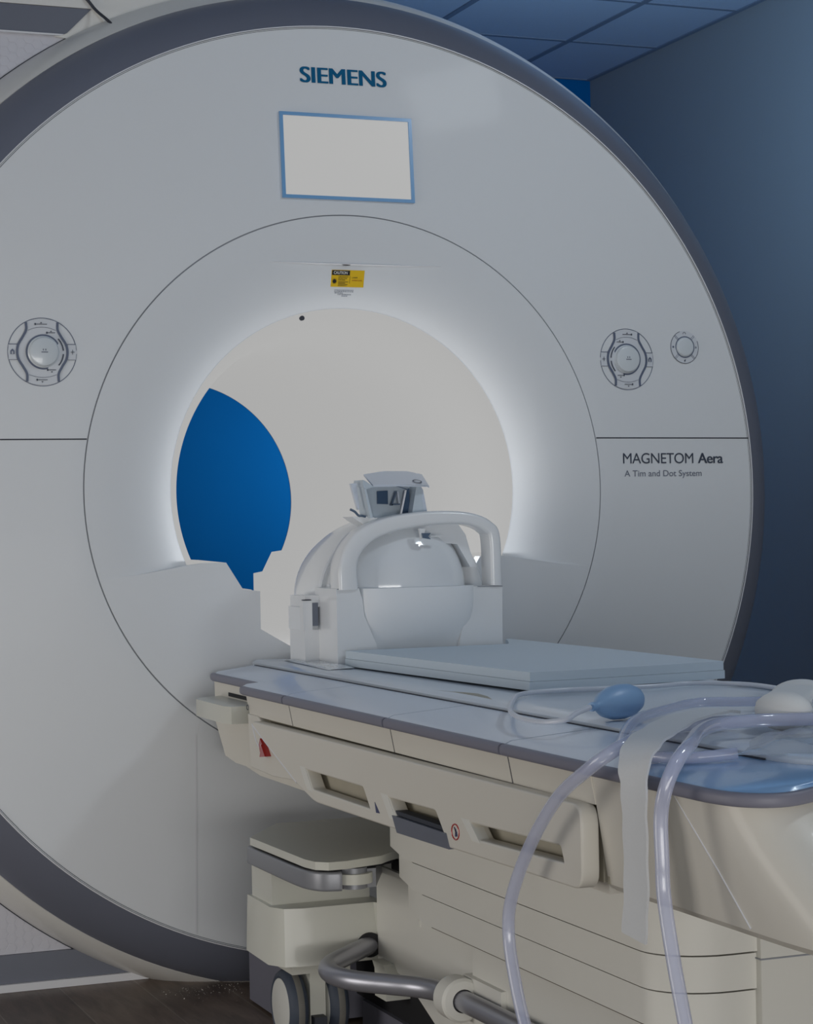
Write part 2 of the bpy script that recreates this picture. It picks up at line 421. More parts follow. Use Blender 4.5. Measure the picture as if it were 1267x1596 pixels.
def control(cx, cz, R, mir, rot):
    par = thing('control_panel', '', '', (cx, .01, cz)); del par['label']; del par['category']; par.parent = scan; par.location = Vector((cx,.01,cz+FZ))-scan.location
    c, s_ = math.cos(rot), math.sin(rot)
    def T(x, z): x *= mir; return (cx+R*(x*c-z*s_), cz+R*(x*s_+z*c))
    def plate(name, outl, m, lift, ext=.0004): 
        return onface(name, curve_plate([[T(*p) for p in o] for o in outl], ext), m, par, lift)
    # outer outline, thin on one side
    plate('panel_outline', [ringpts(0, 0, 1, .022, 96, .05, 2*PI-.05)], 'bar', .0006, .0001)
    # face of the hourglass shaped pad
    half = [(.43,.86),(.43,.64),(.53,.44),(.66,.22),(.70,0),(.66,-.22),(.53,-.44),(.43,-.64),(.43,-.86)]
    Pm = [(p.x, p.y) for p in smooth_path([(x, z, 0) for x, z in half], 5)]
    topa = [(.43*math.cos(PI*k/10), .86+.09*math.sin(PI*k/10)) for k in range(1, 10)]
    plate('key_pad', [Pm[::-1]+topa+[(-x, z) for x, z in Pm]+[(-x, -z) for x, z in topa]], 'btn', .0012)
    plate('side_bar', [band2d([(x+.025, z) for x, z in half], .07)], 'bar', .0022, .0008)
    plate('side_bar', [band2d([(-x-.025, z) for x, z in half], .07)], 'bar', .0022, .0008)
    plate('key_line', [band2d([(-.40,.63),(-.2,.70),(0,.72),(.2,.70),(.40,.63)], .014)], 'letter2', .0022, .0002)
    plate('key_line', [band2d([(-.40,-.66),(-.2,-.72),(0,-.74),(.2,-.72),(.40,-.66)], .014)], 'letter2', .0022, .0002)
    for sx in (-1, 1):
        plate('side_key', [[(sx*.74,-.22),(sx*.965,-.22),(sx*.985,0),(sx*.965,.22),(sx*.74,.22),(sx*.76,0)]], 'btn', .001)
        plate('key_line', [[(sx*.72,.215),(sx*.97,.215),(sx*.97,.235),(sx*.72,.235)]], 'bar', .0020, .0002)
        plate('key_line', [[(sx*.72,-.235),(sx*.97,-.235),(sx*.97,-.22),(sx*.72,-.22)]], 'letter2', .0020, .0002)
    # symbols: house, cross, bed with arrows, level arcs
    plate('house_symbol', [[(-.92,-.07),(-.80,-.07),(-.80,.03),(-.86,.09),(-.92,.03)], [(-.885,-.07+.005),(-.835,-.065),(-.835,.02),(-.885,.02)]], 'bar', .0030, .0002)
    plate('cross_symbol', [[(.82,-.008),(.865,-.008),(.865,-.07),(.88,-.07),(.88,-.008),(.93,-.008),(.93,.008),(.88,.008),(.88,.07),(.865,.07),(.865,.008),(.82,.008)]], 'letter', .0030, .0002)
    for (x, z, w, up) in ((-.02,.80,.17,1),(-.02,-.82,.15,-1),(.26,.55,.12,1),(.26,-.53,.12,-1)):
        plate('bed_symbol', [[(x-w,z),(x+w,z),(x+w,z+.018),(x-w,z+.018)]], 'letter', .0030, .0002)
        plate('arrow_symbol', [[(x-.03,z+.035*up),(x+.03,z+.035*up),(x,z+.075*up)]], 'letter', .0030, .0002)
        plate('person_symbol', [[(x-w-.02,z-.02),(x-w+.02,z-.02),(x-w+.02,z+.04),(x-w-.02,z+.04)]], 'letter', .0030, .0002)
    plate('level_mark', [ringpts(.02, 0, .605, .035, 16, .07, .72)], 'letter', .0030, .0003)
    plate('level_mark', [ringpts(.02, 0, .605, .035, 16, -.72, -.10)], 'letter', .0030, .0003)
    kx, kz = T(.03, 0)
    knob(kx, kz, R*.42, .014, par)
    bm = B()
    yk = fy(kx, kz)-.0145
    for a, b, h in ((-.05,.05,.06),(.02,.05,.06)): box(bm, kx+a*R, kx+(a+.03)*R, yk, yk+.0008, kz+.03*R, kz+.08*R)
    box(bm, kx-.09*R, kx+.10*R, yk, yk+.0008, kz-.03*R, kz+.0*R)
    finish('knob_marking', bm, 'letter2', par)
    return par
control(-.7015, .302, .0735, 1, .0)
control(.7005, .303, .0735, -1, .0)
par = thing('headset_control', '', '', (.863, .01, .335)); del par['label']; del par['category']; par.parent = scan; par.location = Vector((.863,.01,.335+FZ))-scan.location
def plateh(name, outl, m, lift, ext=.0003): return onface(name, curve_plate(outl, ext), m, par, lift)
hc = (.864, .3355); R = .040
plateh('dial_face', [[(hc[0]+R*math.cos(2*PI*k/48), hc[1]+R*math.sin(2*PI*k/48)) for k in range(48)]], 'btn', .0008)
plateh('dial_outline', [ringpts(*hc, R, .0012, 64, 1.9, 2*PI+.4)], 'letter', .0014)
for a in (PI/4, 3*PI/4, 5*PI/4, 7*PI/4):
    d = Vector((math.cos(a), math.sin(a))); q = Vector((-d.y, d.x))*.0005
    for e in (-.0017, .0017):
        c0 = Vector(hc)+Vector((-d.y, d.x))*e
        plateh('dial_line', [[tuple(c0+d*.025-q), tuple(c0+d*.039-q), tuple(c0+d*.039+q), tuple(c0+d*.025+q)]], 'bar', .0014, .0002)
for a, s_ in ((PI/2,'headphone_symbol'),(0,'note_symbol'),(PI,'lamp_symbol'),(3*PI/2,'fan_symbol')):
    c0 = (hc[0]+.0325*math.cos(a), hc[1]+.0325*math.sin(a))
    if s_ == 'headphone_symbol': plateh(s_, [ringpts(*c0, .0042, .001, 16, -.3, PI+.3)], 'letter', .0016, .0002)
    elif s_ == 'lamp_symbol': plateh(s_, [[(c0[0]+.0026*math.cos(2*PI*k/10), c0[1]+.0026*math.sin(2*PI*k/10)) for k in range(10)]], 'bar', .0016, .0002)
    elif s_ == 'note_symbol': plateh(s_, [[(c0[0]-.003,c0[1]-.003),(c0[0]+.003,c0[1]-.001),(c0[0]+.0005,c0[1]+.0005),(c0[0]-.001,c0[1]+.004),(c0[0]-.0015,c0[1])]], 'bar', .0016, .0002)
    else: plateh(s_, [[(c0[0]-.001,c0[1]-.004),(c0[0]+.001,c0[1]-.001),(c0[0]+.0025,c0[1]+.0035),(c0[0],c0[1]+.002),(c0[0]-.0025,c0[1]+.001)]], 'letter', .0016, .0002)
knob(*hc, .0215, .008, par)

# caution sticker
st = thing('caution_sticker', '', '', (0, .02, .478)); del st['label']; del st['category']; st.parent = scan; st.location = Vector((0,.02,.478+FZ))-scan.location
def stick(name, pts, m, lift): return onface(name, curve_plate([pts], .0001), m, st, lift)
sx0, sx1, sz0, sz1 = -.0415, .0375, .4595, .4965
stick('sticker_base', [(sx0,sz0),(sx1,sz0),(sx1,sz1),(sx0,sz1)], 'sticker', .0010)
stick('sticker_header', [(sx0+.001,sz1-.0115),(.0025,sz1-.0115),(.0025,sz1-.001),(sx0+.001,sz1-.001)], 'ink', .0014)
lettering('sticker_lettering', 'CAUTION', sx0+.005, sz1-.0092, .033, .0062, 'inkw', .02, 1.0, st, .0019)
stick('sticker_divider', [(.0028,sz0+.001),(.0036,sz0+.001),(.0036,sz1-.013),(.0028,sz1-.013)], 'ink', .0014)
cx, cz = -.0335, .4715
star = []
for k in range(24):
    a = 2*PI*k/24; r = .0066 if k % 2 == 0 else .0036; star.append((cx+r*math.cos(a), cz+r*math.sin(a)))
stick('laser_symbol', star, 'ink', .0014)
lettering('sticker_lettering', 'LASER RADIATION', -.0245, .4805, .024, .0024, 'ink', .02, 1.0, st, .0014)
lettering('sticker_lettering', 'DO NOT STARE', -.0245, .4770, .021, .0024, 'ink', .02, 1.0, st, .0014)
lettering('sticker_lettering', 'INTO BEAM', -.0245, .4735, .016, .0024, 'ink', .02, 1.0, st, .0014)
for k, w in enumerate((.024, .017, .023, .022)):
    z = .4705-.0028*k; stick('sticker_rule', [(-.0245,z-.0005),(-.0245+w,z-.0005),(-.0245+w,z+.0005),(-.0245,z+.0005)], 'ink', .0014)
lettering('sticker_lettering', 'LASER', .008, .4790, .014, .0027, 'ink', .01, 1.0, st, .0014)
lettering('sticker_lettering', 'APERTURE', .008, .4728, .025, .0027, 'inkr', .02, 1.0, st, .0014)
lb = thing('fine_print', '', '', (0, .02, .45)); del lb['label']; del lb['category']; lb.parent = scan; lb.location = Vector((0,.02,.45+FZ))-scan.location
for k, (a, b) in enumerate(((-.031,.016),(-.031,.016),(-.030,-.010),(-.022,.010),(-.012,.002))):
    z = .4525-.0031*k; bm = B()
    x = a
    while x < b:
        w = rnd.uniform(.0015, .0045)
        v = [bm.verts.new((xx, fy(xx, zz)-.0008, zz)) for xx, zz in ((x, z-.0007), (min(x+w, b), z-.0007), (min(x+w, b), z+.0007), (x, z+.0007))]; bm.faces.new(v); x += w+.0012
    finish('print_line', bm, 'letter2', lb)

# ------------------------------------------------------------------ patient table
tab = thing('patient_table', 'beige wheeled patient table docked to the scanner with glossy pale top', 'patient table', (-.1, -1.2, -FZ))
# side surfaces of the top beside the sliding board
def topsec(y0, y1, hw, name):
    rings = []
    sec = [(-hw,-.408),(-hw,-.397),(-hw+.012,-.3915),(-.264,-.3815),(.264,-.3815),(hw-.012,-.3915),(hw,-.397),(hw,-.408)]
    bm = B(); prism(bm, sec, y0, y1, 'y'); bev(bm, .0015)
    return finish(name, bm, 'tside', tab)
topsec(-.43, -.05, .355, 'top_nose')
topsec(-.710, -.432, .408, 'top_segment'); topsec(-1.230, -.714, .408, 'top_segment'); topsec(-1.690, -1.234, .408, 'top_segment')
def foot_outline(hw, y0, ye, cr, n=10, sag=.0):
    # left side from y0 to rounded foot, then right side back
    pts = [(-hw, y0)]
    for k in range(n+1):
        a = PI+PI/2*k/n; pts.append((-hw+cr+cr*math.cos(a), ye+cr*1.15+cr*1.15*math.sin(a)))
    pts += [(-x, y) for x, y in pts[::-1]]
    return pts
topsec(-2.06, -1.694, .408, 'top_segment')
def half_outline(pts):
    P = [(p.x, p.y) for p in smooth_path([(x, y, 0) for x, y in pts], 4)]
    return P+[(-x, y) for x, y in P[:-1][::-1]]
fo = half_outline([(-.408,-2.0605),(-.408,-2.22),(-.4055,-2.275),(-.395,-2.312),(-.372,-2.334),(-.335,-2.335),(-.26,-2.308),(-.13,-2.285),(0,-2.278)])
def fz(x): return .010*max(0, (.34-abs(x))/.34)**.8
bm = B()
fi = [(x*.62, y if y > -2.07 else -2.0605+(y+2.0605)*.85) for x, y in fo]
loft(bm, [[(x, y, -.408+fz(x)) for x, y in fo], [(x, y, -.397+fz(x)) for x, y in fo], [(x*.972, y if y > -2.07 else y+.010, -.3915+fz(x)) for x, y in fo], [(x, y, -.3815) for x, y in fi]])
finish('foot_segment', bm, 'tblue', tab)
# rim strip (slate) along the edges
def rimbar(path, name='rim_strip'):
    bm = B(); tube(bm, path, .01, up=(0,0,1), sec=rrect(.016, .0165, .006)); return finish(name, bm, 'rim', tab)
for s in (-1, 1):
    rimbar([(s*.354,-.055,-.402),(s*.358,-.075,-.402),(s*.358,-.43,-.402)])
    rimbar([(s*.405,-.437,-.4035),(s*.408,-.455,-.4035),(s*.408,-.709,-.4035)]); rimbar([(s*.408,-.716,-.4035),(s*.408,-1.229,-.4035)]); rimbar([(s*.408,-1.236,-.4035),(s*.408,-1.689,-.4035)])
rimbar([(-.408,-1.694,-.4035)]+[(x, y, -.4035+fz(x)) for x, y in fo]+[(.408,-1.694,-.4035)])
# sliding board (cradle)
bs = [(-.258,-.389),(-.260,-.376),(-.252,-.3715),(-.20,-.3725),(-.10,-.376),(0,-.3775),(.10,-.376),(.20,-.3725),(.252,-.3715),(.260,-.376),(.258,-.389)]
bm = B(); rr = []
for y, s in ((-.02,.97),(-.035,1),(-2.17,1),(-2.21,.98),(-2.235,.93)): rr.append([(x*s, y, z) for x, z in bs])
loft(bm, rr); finish('sliding_board', bm, 'tabletop', tab)
bm = B(); box(bm, -.2635, -.2605, -2.15, -.06, -.3825, -.3802); box(bm, .2605, .2635, -2.15, -.06, -.3825, -.3802); finish('board_gap', bm, 'groove2', tab)
me = curve_plate([[(-.244,-1.00),(-.232,-1.06),(-.214,-1.10),(-.205,-1.14),(-.214,-1.20),(-.232,-1.26),(-.226,-1.17),(-.226,-1.08)]], .0008)
me.transform(Matrix.Translation((0,0,FZ-.3725))); link('pull_slot', me, 'tan', tab)
# skirts under the rim
def skirt(y0, y1, name='skirt_panel', hw=.403, z0=-.410, z1=-.452):
    for s in (-1, 1):
        bm = B(); prism(bm, [(s*hw,z0),(s*(hw-.008),z1),(s*(hw-.03),z1),(s*(hw-.03),z0)], y0, y1, 'y')
        bev(bm, .0015); finish(name, bm, 'beige', tab)
skirt(-.710, -.445); skirt(-1.230, -.7145); skirt(-1.690, -1.2345); skirt(-1.95, -1.6945)
for y in (-.7122, -1.2322, -1.6922):
    bm = B(); prism(bm, [(-.4025,-.410),(-.3945,-.452),(-.38,-.452),(-.38,-.410)], y-.0018, y+.0018, 'y'); finish('skirt_joint', bm, 'groove2', tab)
# core
bm = B(); box(bm, -.380, .380, -1.94, -.47, -.556, -.400); finish('table_core', bm, 'tan', tab)
bm = B(); box(bm, -.372, .372, -1.94, -.42, -.572, -.553); bev(bm, .006); finish('under_tray', bm, 'beige', tab)
# nose that docks at the scanner
bm = B(); prism(bm, [(-.052,-.4105),(-.058,-.50),(-.125,-.566),(-.20,-.574),(-.50,-.574),(-.50,-.4105)], -.352, .352, 'x'); bev(bm, .006)
finish('dock_nose', bm, 'beige', tab)
bm = B(); box(bm, -.3535, -.34, -.37, -.16, -.437, -.429); finish('nose_slot', bm, 'black', tab)
bm = B(); prism(bm, [(-.12,-.575),(-.30,-.592),(-.95,-.592),(-.95,-.575)], -.33, .33, 'x'); bev(bm, .004); finish('under_tray', bm, 'beige', tab)
bm = B(); prism(bm, [(-.352,-.10),(-.408,-.125),(-.424,-.16),(-.424,-.36),(-.415,-.385),(-.352,-.385)], -.475, -.440, 'z'); bev(bm, .005)
finish('side_grip', bm, 'slab', tab)
# cheek with the red release, between nose and rail
me = curve_plate([[(-.445,-.452),(-.505,-.452),(-.775,-.547),(-.60,-.556),(-.46,-.552)]], .012, .002)
for v in me.vertices: v.co = (-.385+v.co.z, v.co.x, v.co.y+FZ)
link('end_cheek', me, 'beige', tab)
finish('cheek_trim', tube(B(), [(-.4135,-.520,-.464),(-.4135,-.62,-.4965),(-.4135,-.785,-.548)], .0022, 8), 'lip', tab)
finish('cheek_trim', tube(B(), smooth_path([(-.399,-.475,-.470),(-.399,-.50,-.500),(-.398,-.54,-.518),(-.397,-.575,-.531)], 5), .0022, 8), 'lip', tab)
rel = B()
prism(rel, [(-.548,-.489),(-.562,-.500),(-.574,-.520),(-.560,-.523),(-.546,-.515),(-.540,-.502)], -.408, -.396, 'x')
prism(rel, [(-.566,-.499),(-.590,-.520),(-.556,-.524),(-.562,-.512)], -.412, -.396, 'x'); bev(rel, .001)
ro = finish('release_lever', rel, 'red', tab); ro['label'] = 'red release lever'
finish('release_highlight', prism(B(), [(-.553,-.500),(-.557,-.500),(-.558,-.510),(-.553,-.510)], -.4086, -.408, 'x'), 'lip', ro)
finish('lock_symbol', tube(B(), [(-.4005,-.448+.006*math.cos(a), -.437+.005*math.sin(a)) for a in [2*PI*k/12 for k in range(12)]], .0007, 6, closed=True), 'letter', tab)
# long rail with hand openings
def rnd_poly(pts, r=.006, n=4):
    out = []; N = len(pts)
    for i in range(N):
        p = Vector(pts[i]); a = (Vector(pts[i-1])-p); b = (Vector(pts[(i+1)%N])-p)
        ra = min(r, a.length*.45, b.length*.45)
        p0 = p+a.normalized()*ra; p2 = p+b.normalized()*ra
        for k in range(n+1):
            t = k/n; q = p0*(1-t)**2+p*2*t*(1-t)+p2*t*t; out.append((q.x, q.y))
    return out
outer = rnd_poly([(-.515,-.4605),(-1.945,-.4545),(-1.945,-.560),(-1.47,-.566),(-1.33,-.566),(-.885,-.569),(-.79,-.548)], .022)
h1 = rnd_poly([(-.835,-.516),(-1.135,-.515),(-1.172,-.553),(-.874,-.553)], .008)
h2 = rnd_poly([(-1.245,-.519),(-1.45,-.516),(-1.492,-.556),(-1.285,-.554)], .008)
h3 = rnd_poly([(-1.577,-.518),(-1.885,-.510),(-1.898,-.537),(-1.61,-.545)], .008)
me = curve_plate([outer, h1, h2, h3], .010, .003)
for v in me.vertices: v.co = (-.402+v.co.z, v.co.x, v.co.y+FZ)
link('side_rail', me, 'beige', tab)
# bright bevel faces of the openings' far ends
for y, z0, z1 in ((-.835,-.516,-.553),(-1.245,-.519,-.554),(-1.577,-.518,-.545)):
    bm = B(); prism(bm, [(y+.028,z0+.001),(y-.002,z0+.001),(y-.042,z1-.001),(y-.012,z1-.001)], -.4155, -.398, 'x'); bev(bm, .003); finish('opening_bevel', bm, 'beige2', tab)
bm = B(); prism(bm, [(-1.272,-.5475),(-1.492,-.5475),(-1.506,-.570),(-1.292,-.573)], -.4175, -.40, 'x'); bev(bm, .0015)
finish('rail_badge', bm, 'strip', tab)
bm = B(); prism(bm, [(-1.270,-.5465),(-1.490,-.5465),(-1.46,-.5400),(-1.275,-.5400)], -.412, -.392, 'x'); finish('rail_badge', bm, 'groove2', tab)
# small symbols on the rail
finish('lift_symbol', prism(B(), [(-1.190,-.536),(-1.212,-.552),(-1.196,-.553)], -.4158, -.4145, 'x'), 'symbol', tab)
ps = finish('prohibition_symbol', tube(B(), [(-.4155, -1.528+.014*math.cos(a), -.541+.0115*math.sin(a)) for a in [2*PI*k/20 for k in range(20)]], .0011, 6, closed=True), 'red', tab)
finish('prohibition_figure', prism(B(), [(-1.524,-.534),(-1.530,-.537),(-1.528,-.548),(-1.535,-.547),(-1.5335,-.541)], -.4165, -.415, 'x'), 'symbol', ps)
# foot shell
topo = half_outline([(-.400,-1.95),(-.400,-2.20),(-.3975,-2.265),(-.387,-2.302),(-.365,-2.325),(-.33,-2.327),(-.26,-2.300),(-.13,-2.277),(0,-2.270)])
boto = half_outline([(-.378,-1.95),(-.378,-2.30),(-.376,-2.40),(-.366,-2.48),(-.340,-2.53),(-.30,-2.55),(-.22,-2.545),(-.12,-2.53),(0,-2.52)])
mids = [[(a[0]*(1-t)+b[0]*t, a[1]*(1-t**1.3)+b[1]*t**1.3, -.410+fz(a[0])*(1-t)-.146*t) for a, b in zip(topo, boto)] for t in [k/8 for k in range(9)]]
bm = B(); loft(bm, mids+[[(x*.97, y if y > -1.96 else y+.01, -.5655) for x, y in boto]]); finish('foot_shell', bm, 'beige', tab, 30)
bm = B(); box(bm, -.3795, -.30, -1.957, -1.949, -.556, -.41); finish('shell_joint', bm, 'tan', tab)
# telescopic covers
def tier(x, z0, z1, y0, y1, name='lift_cover'):
    o = [(-x, y0-.15), (-x+.032, y0), (x-.032, y0), (x, y0-.15)]
    cr = .10; arcp = []
    for k in range(9):
        a = PI/2*k/8; arcp.append((x-cr+cr*math.cos(a), y1+cr*.8-cr*.8*math.sin(a)))
    pts = o+[(px, py) for px, py in arcp]+[(-px, py) for px, py in arcp[::-1]]
    bm = B(); prism(bm, pts, z0, z1, 'z'); bev(bm, .0028, 2, .3); return finish(name, bm, 'beige2', tab)
tier(.254, -.6825, -.566, -.755, -1.875); tier(.2505, -.7345, -.6855, -.79, -1.872); tier(.247, -.787, -.7375, -.825, -1.869)
bm = B(); box(bm, -.236, .236, -1.80, -1.02, -.785, -.57); finish('cover_core', bm, 'covergap', tab)
bm = B(); box(bm, -.2415, .2415, -1.82, -1.0, -.791, -.787); finish('cover_shadow_gap', bm, 'brown', tab)
bm = B(); box(bm, -.112, .112, -1.885, -1.80, -1.04, -.566); bev(bm, .002); finish('foot_column', bm, 'beige2', tab)
bm = B(); box(bm, -.1135, .1135, -1.887, -1.80, -.6935, -.6915); finish('column_seam', bm, 'groove', tab)
finish('shell_crease', tube(B(), [(-.3990,-2.165,-.412),(-.3965,-2.185,-.432),(-.3875,-2.25,-.495),(-.3790,-2.305,-.553)], .0011, 6), 'lip', tab)
# lower body (spine)
bm = B(); prism(bm, [(-.57,-.822),(-.80,-.800),(-1.84,-.790),(-1.84,-1.0),(-1.05,-1.0),(-.90,-.955),(-.57,-.930)], -.182, .182, 'x'); bev(bm, .004)
finish('lower_body', bm, 'beige2', tab)
bm = B(); prism(bm, [(-1.065,-.797),(-1.80,-.797),(-1.80,-.90),(-1.055,-.90)], -.190, -.175, 'x'); bev(bm, .004); finish('body_plate', bm, 'beige2', tab)
bm = B(); prism(bm, [(-.66,-.935),(-1.06,-.995),(-1.84,-1.0),(-1.84,-1.05),(-.96,-1.05)], -.172, .172, 'x'); bev(bm, .003); finish('under_body', bm, 'beige2', tab)
bm = B(); box(bm, -.16, .16, -1.9, -.42, -1.095, -1.045); bev(bm, .006); finish('base_frame', bm, 'purple', tab)
bm = B(); box(bm, -.30, .30, -.36, -.10, -1.095, -.93); bev(bm, .005); finish('dock_base', bm, 'purple', tab)
bm = B(); box(bm, -.15, .15, -.80, -.36, -1.045, -.93); finish('base_recess', bm, 'black', tab)
# pod over the castor
pp = [(-.381,-.36),(-.384,-.515),(-.366,-.550),(-.33,-.560),(-.185,-.560),(-.165,-.60),(-.165,-.36)]
pq = [(-.388,-.37),(-.392,-.525),(-.370,-.563),(-.33,-.573),(-.178,-.573),(-.165,-.61),(-.165,-.37)]
bm = B(); prism(bm, pq, -.932, -.822, 'z', pp); bev(bm, .006, 3, .5)
finish('castor_pod', bm, 'slab', tab)
bm = B(); box(bm, -.374, -.17, -.50, -.37, -.822, -.74); bev(bm, .004); finish('pod_column', bm, 'slab', tab)
bm = B(); box(bm, -.185, -.175, -.80, -.58, -.830, -.745); finish('pod_backplate', bm, 'beige2', tab)
# docking slab and its silver band
sl = [(-.389,-.41),(-.281,-.246),(-.03,-.246),(-.03,-.60),(-.209,-.722),(-.24,-.752),(-.317,-.776),(-.352,-.776),(-.372,-.758),(-.380,-.72)]
bm = B(); prism(bm, sl, -.715, -.700, 'z'); bev(bm, .003, 3, .3); finish('dock_slab', bm, 'slab', tab)
bm = B(); prism(bm, [(-.389+.02,-.41),(-.281,-.27),(-.06,-.27),(-.20,-.71),(-.25,-.735),(-.345,-.755),(-.36,-.72)], -.722, -.713, 'z'); finish('slab_gap', bm, 'black', tab)
bd = [(-.381,-.385),(-.379,-.60),(-.376,-.690),(-.370,-.725),(-.356,-.752),(-.332,-.762),(-.324,-.763)]
sec = rrect(.014, .036, .005)
finish('dock_band', tube(B(), smooth_path([(x, y, -.7385) for x, y in bd], 4), .01, up=(0,0,1), sec=sec), 'band', tab)
bm = B(); prism(bm, [(-.372,-.40),(-.365,-.70),(-.34,-.745),(-.25,-.75),(-.18,-.60),(-.18,-.40)], -.757, -.722, 'z'); finish('band_core', bm, 'band', tab)
bm = B()
def discz(bm, cx, cy, r, z0, z1, n=32): return prism(bm, [(cx+r*math.cos(2*PI*k/n), cy+r*math.sin(2*PI*k/n)) for k in range(n)], z0, z1, 'z')
discz(bm, -.292, -.742, .036, -.746, -.727); bev(bm, .003); finish('hinge_roller', bm, 'slab', tab)
bm = B(); discz(bm, -.292, -.742, .026, -.756, -.717); finish('hinge_pin', bm, 'band', tab)
bm = B(); prism(bm, [(-.60,-.724),(-.90,-.724),(-.90,-.79),(-.60,-.79)], -.178, -.168, 'x'); finish('hinge_backplate', bm, 'beige2', tab)
bm = B(); box(bm, -.184, -.176, -.78, -.66, -.742, -.722); finish('hinge_recess', bm, 'black', tab)
# guard bar
bp = [(-.196,-.562,-.905),(-.223,-.590,-.905),(-.271,-.639,-.905),(-.322,-.695,-.905),(-.346,-.745,-.905),(-.348,-.800,-.905),(-.330,-.850,-.905),(-.285,-.905,-.905),(-.250,-.945,-.905),(-.230,-.985,-.905),(-.222,-1.03,-.905),(-.218,-1.09,-.905),(-.214,-1.30,-.905),(-.214,-1.80,-.905)]
finish('guard_bar', tube(B(), smooth_path(bp, 6), .0185, 20), 'steel', tab)
bm = B(); prism(bm, [(-.198+.026*math.cos(2*PI*k/24), -.903+.024*math.sin(2*PI*k/24)) for k in range(24)], -.5745, -.56, 'y'); finish('bar_socket', bm, 'black', tab)
bm = B(); revy(bm, [(.0205,-1.085),(.034,-1.083),(.0385,-1.078),(.0385,-1.040),(.034,-1.035),(.0205,-1.033)], 36, -.219, -.905, close=True); finish('bar_clamp', bm, 'beige2', tab)
bm = B(); box(bm, -.200, -.18, -1.20, -1.04, -.945, -.868); bev(bm, .006); finish('clamp_mount', bm, 'beige2', tab)
# bracket below the bar
bm = B(); box(bm, -.200, -.15, -.66, -.60, -.995, -.94); bev(bm, .003)
br = finish('bracket', bm, 'slab', tab)
bm = B(); prism(bm, [(-.188+.008*math.cos(2*PI*k/6), -.975+.008*math.sin(2*PI*k/6)) for k in range(6)], -.664, -.658, 'y'); finish('bracket_bolt', bm, 'groove2', br)
bm = B(); prism(bm, [(-.60,-.925),(-.66,-.925),(-.70,-.955),(-.68,-.965),(-.62,-.945)], -.205, -.18, 'x'); finish('bracket_arm', bm, 'slab', br)
# castor
cas = thing('castor', '', '', (-.30, -.47, -FZ+.076)); del cas['label']; del cas['category']; cas.parent = tab; cas.location = Vector((-.30,-.47,.076))-tab.location
def revx(bm, prof, cy, cz, n=48):   # (r, x)
    rows = []
    for k in range(n):
        a = 2*PI*k/n; rows.append([bm.verts.new((x, cy+r*math.cos(a), cz+r*math.sin(a))) for r, x in prof])
    m = len(prof)
    for k in range(n):
        for j in range(m-1): bm.faces.new([rows[k][j], rows[k][j+1], rows[(k+1)%n][j+1], rows[(k+1)%n][j]])
    return bm
CY, CZ = -.47, -1.029
yaw = Matrix.Translation((-.30, CY, 0))@Matrix.Rotation(.0, 4, 'Z')@Matrix.Translation((.30, -CY, 0))
for x0 in (-.352, -.268):
    bm = B(); revx(bm, [(.055,x0+.002),(.060,x0),(.068,x0+.004),(.0725,x0+.012),(.073,x0+.020),(.0725,x0+.028),(.068,x0+.036),(.060,x0+.040),(.05,x0+.038)], CY, CZ)
    ty = finish('tyre', bm, 'tyre', cas)
    bm = B(); revx(bm, [(.0730,x0+.015),(.0734,x0+.0165),(.0734,x0+.0265),(.0728,x0+.028)], CY, CZ); finish('tread', bm, 'tread', ty)
    bm = B(); revx(bm, [(.0005,x0-.001),(.050,x0-.0005),(.055,x0+.001),(.0565,x0+.004)], CY, CZ); finish('wheel_disc', bm, 'hubw', ty)
bm = B(); box(bm, -.306, -.274, -.52, -.41, -1.06, -.955); bev(bm, .012, 3); finish('castor_fork', bm, 'slab', cas)
bm = B(); prism(bm, [(-.345,-.53),(-.225,-.53),(-.225,-.40),(-.345,-.40)], -.956, -.932, 'z'); bev(bm, .005); finish('castor_head', bm, 'slab', cas)
bm = B(); box(bm, -.305, -.28, -.545, -.52, -1.065, -1.04); bev(bm, .004); finish('brake_pedal', bm, 'groove2', cas)

# ------------------------------------------------------------------ head coil
coil = thing('head_coil', 'white head coil with carry arch and small mirror hood on the table', 'head coil', (.02, -.24, -.371))
CX = .02
# front posts and bowl
bm = B(); prism(bm, [(-.168,-.372),(-.169,-.212),(-.120,-.208),(-.112,-.235),(-.108,-.27),(-.082,-.33),(-.075,-.372)], -.335, -.20, 'y'); bev(bm, .006, 3); finish('front_post', bm, 'coil', coil)
bm = B(); prism(bm, [(.206,-.372),(.208,-.216),(.126,-.216),(.126,-.27),(.112,-.31),(.100,-.372)], -.335, -.20, 'y'); bev(bm, .006, 3); finish('front_post', bm, 'coil', coil)
rings = []
for z, hx, dy in ((-.213,.128,.030),(-.235,.128,.034),(-.262,.126,.032),(-.285,.120,.026),(-.305,.110,.016),(-.322,.100,.006),(-.335,.096,.0),(-.372,.094,-.002)):
    rings.append([(CX-.004+hx*math.cos(a), -.325-dy*math.sin(a)**.8 if math.sin(a) > 0 else -.325-.08*math.sin(a), z) for a in [2*PI*k/48 for k in range(48)]])
bm = B(); loft(bm, rings); finish('front_bowl', bm, 'coil2', coil)
finish('part_line', tube(B(), [(-.168,-.3365,-.2125),(-.12,-.3365,-.2105)], .0009, 6), 'groove', coil)
finish('part_line', tube(B(), [(.208,-.3365,-.2165),(.150,-.3365,-.2155)], .0009, 6), 'groove', coil)
# glossy head dome
bm = B(); ellipsoid(bm, (.014,-.262,-.212), (.134,.075,.142), 56, 30); bmesh.ops.bisect_plane(bm, geom=bm.verts[:]+bm.edges[:]+bm.faces[:], plane_co=(0,0,-.214), plane_no=(0,0,1), clear_inner=True)
finish('face_dome', bm, 'coil3', coil)
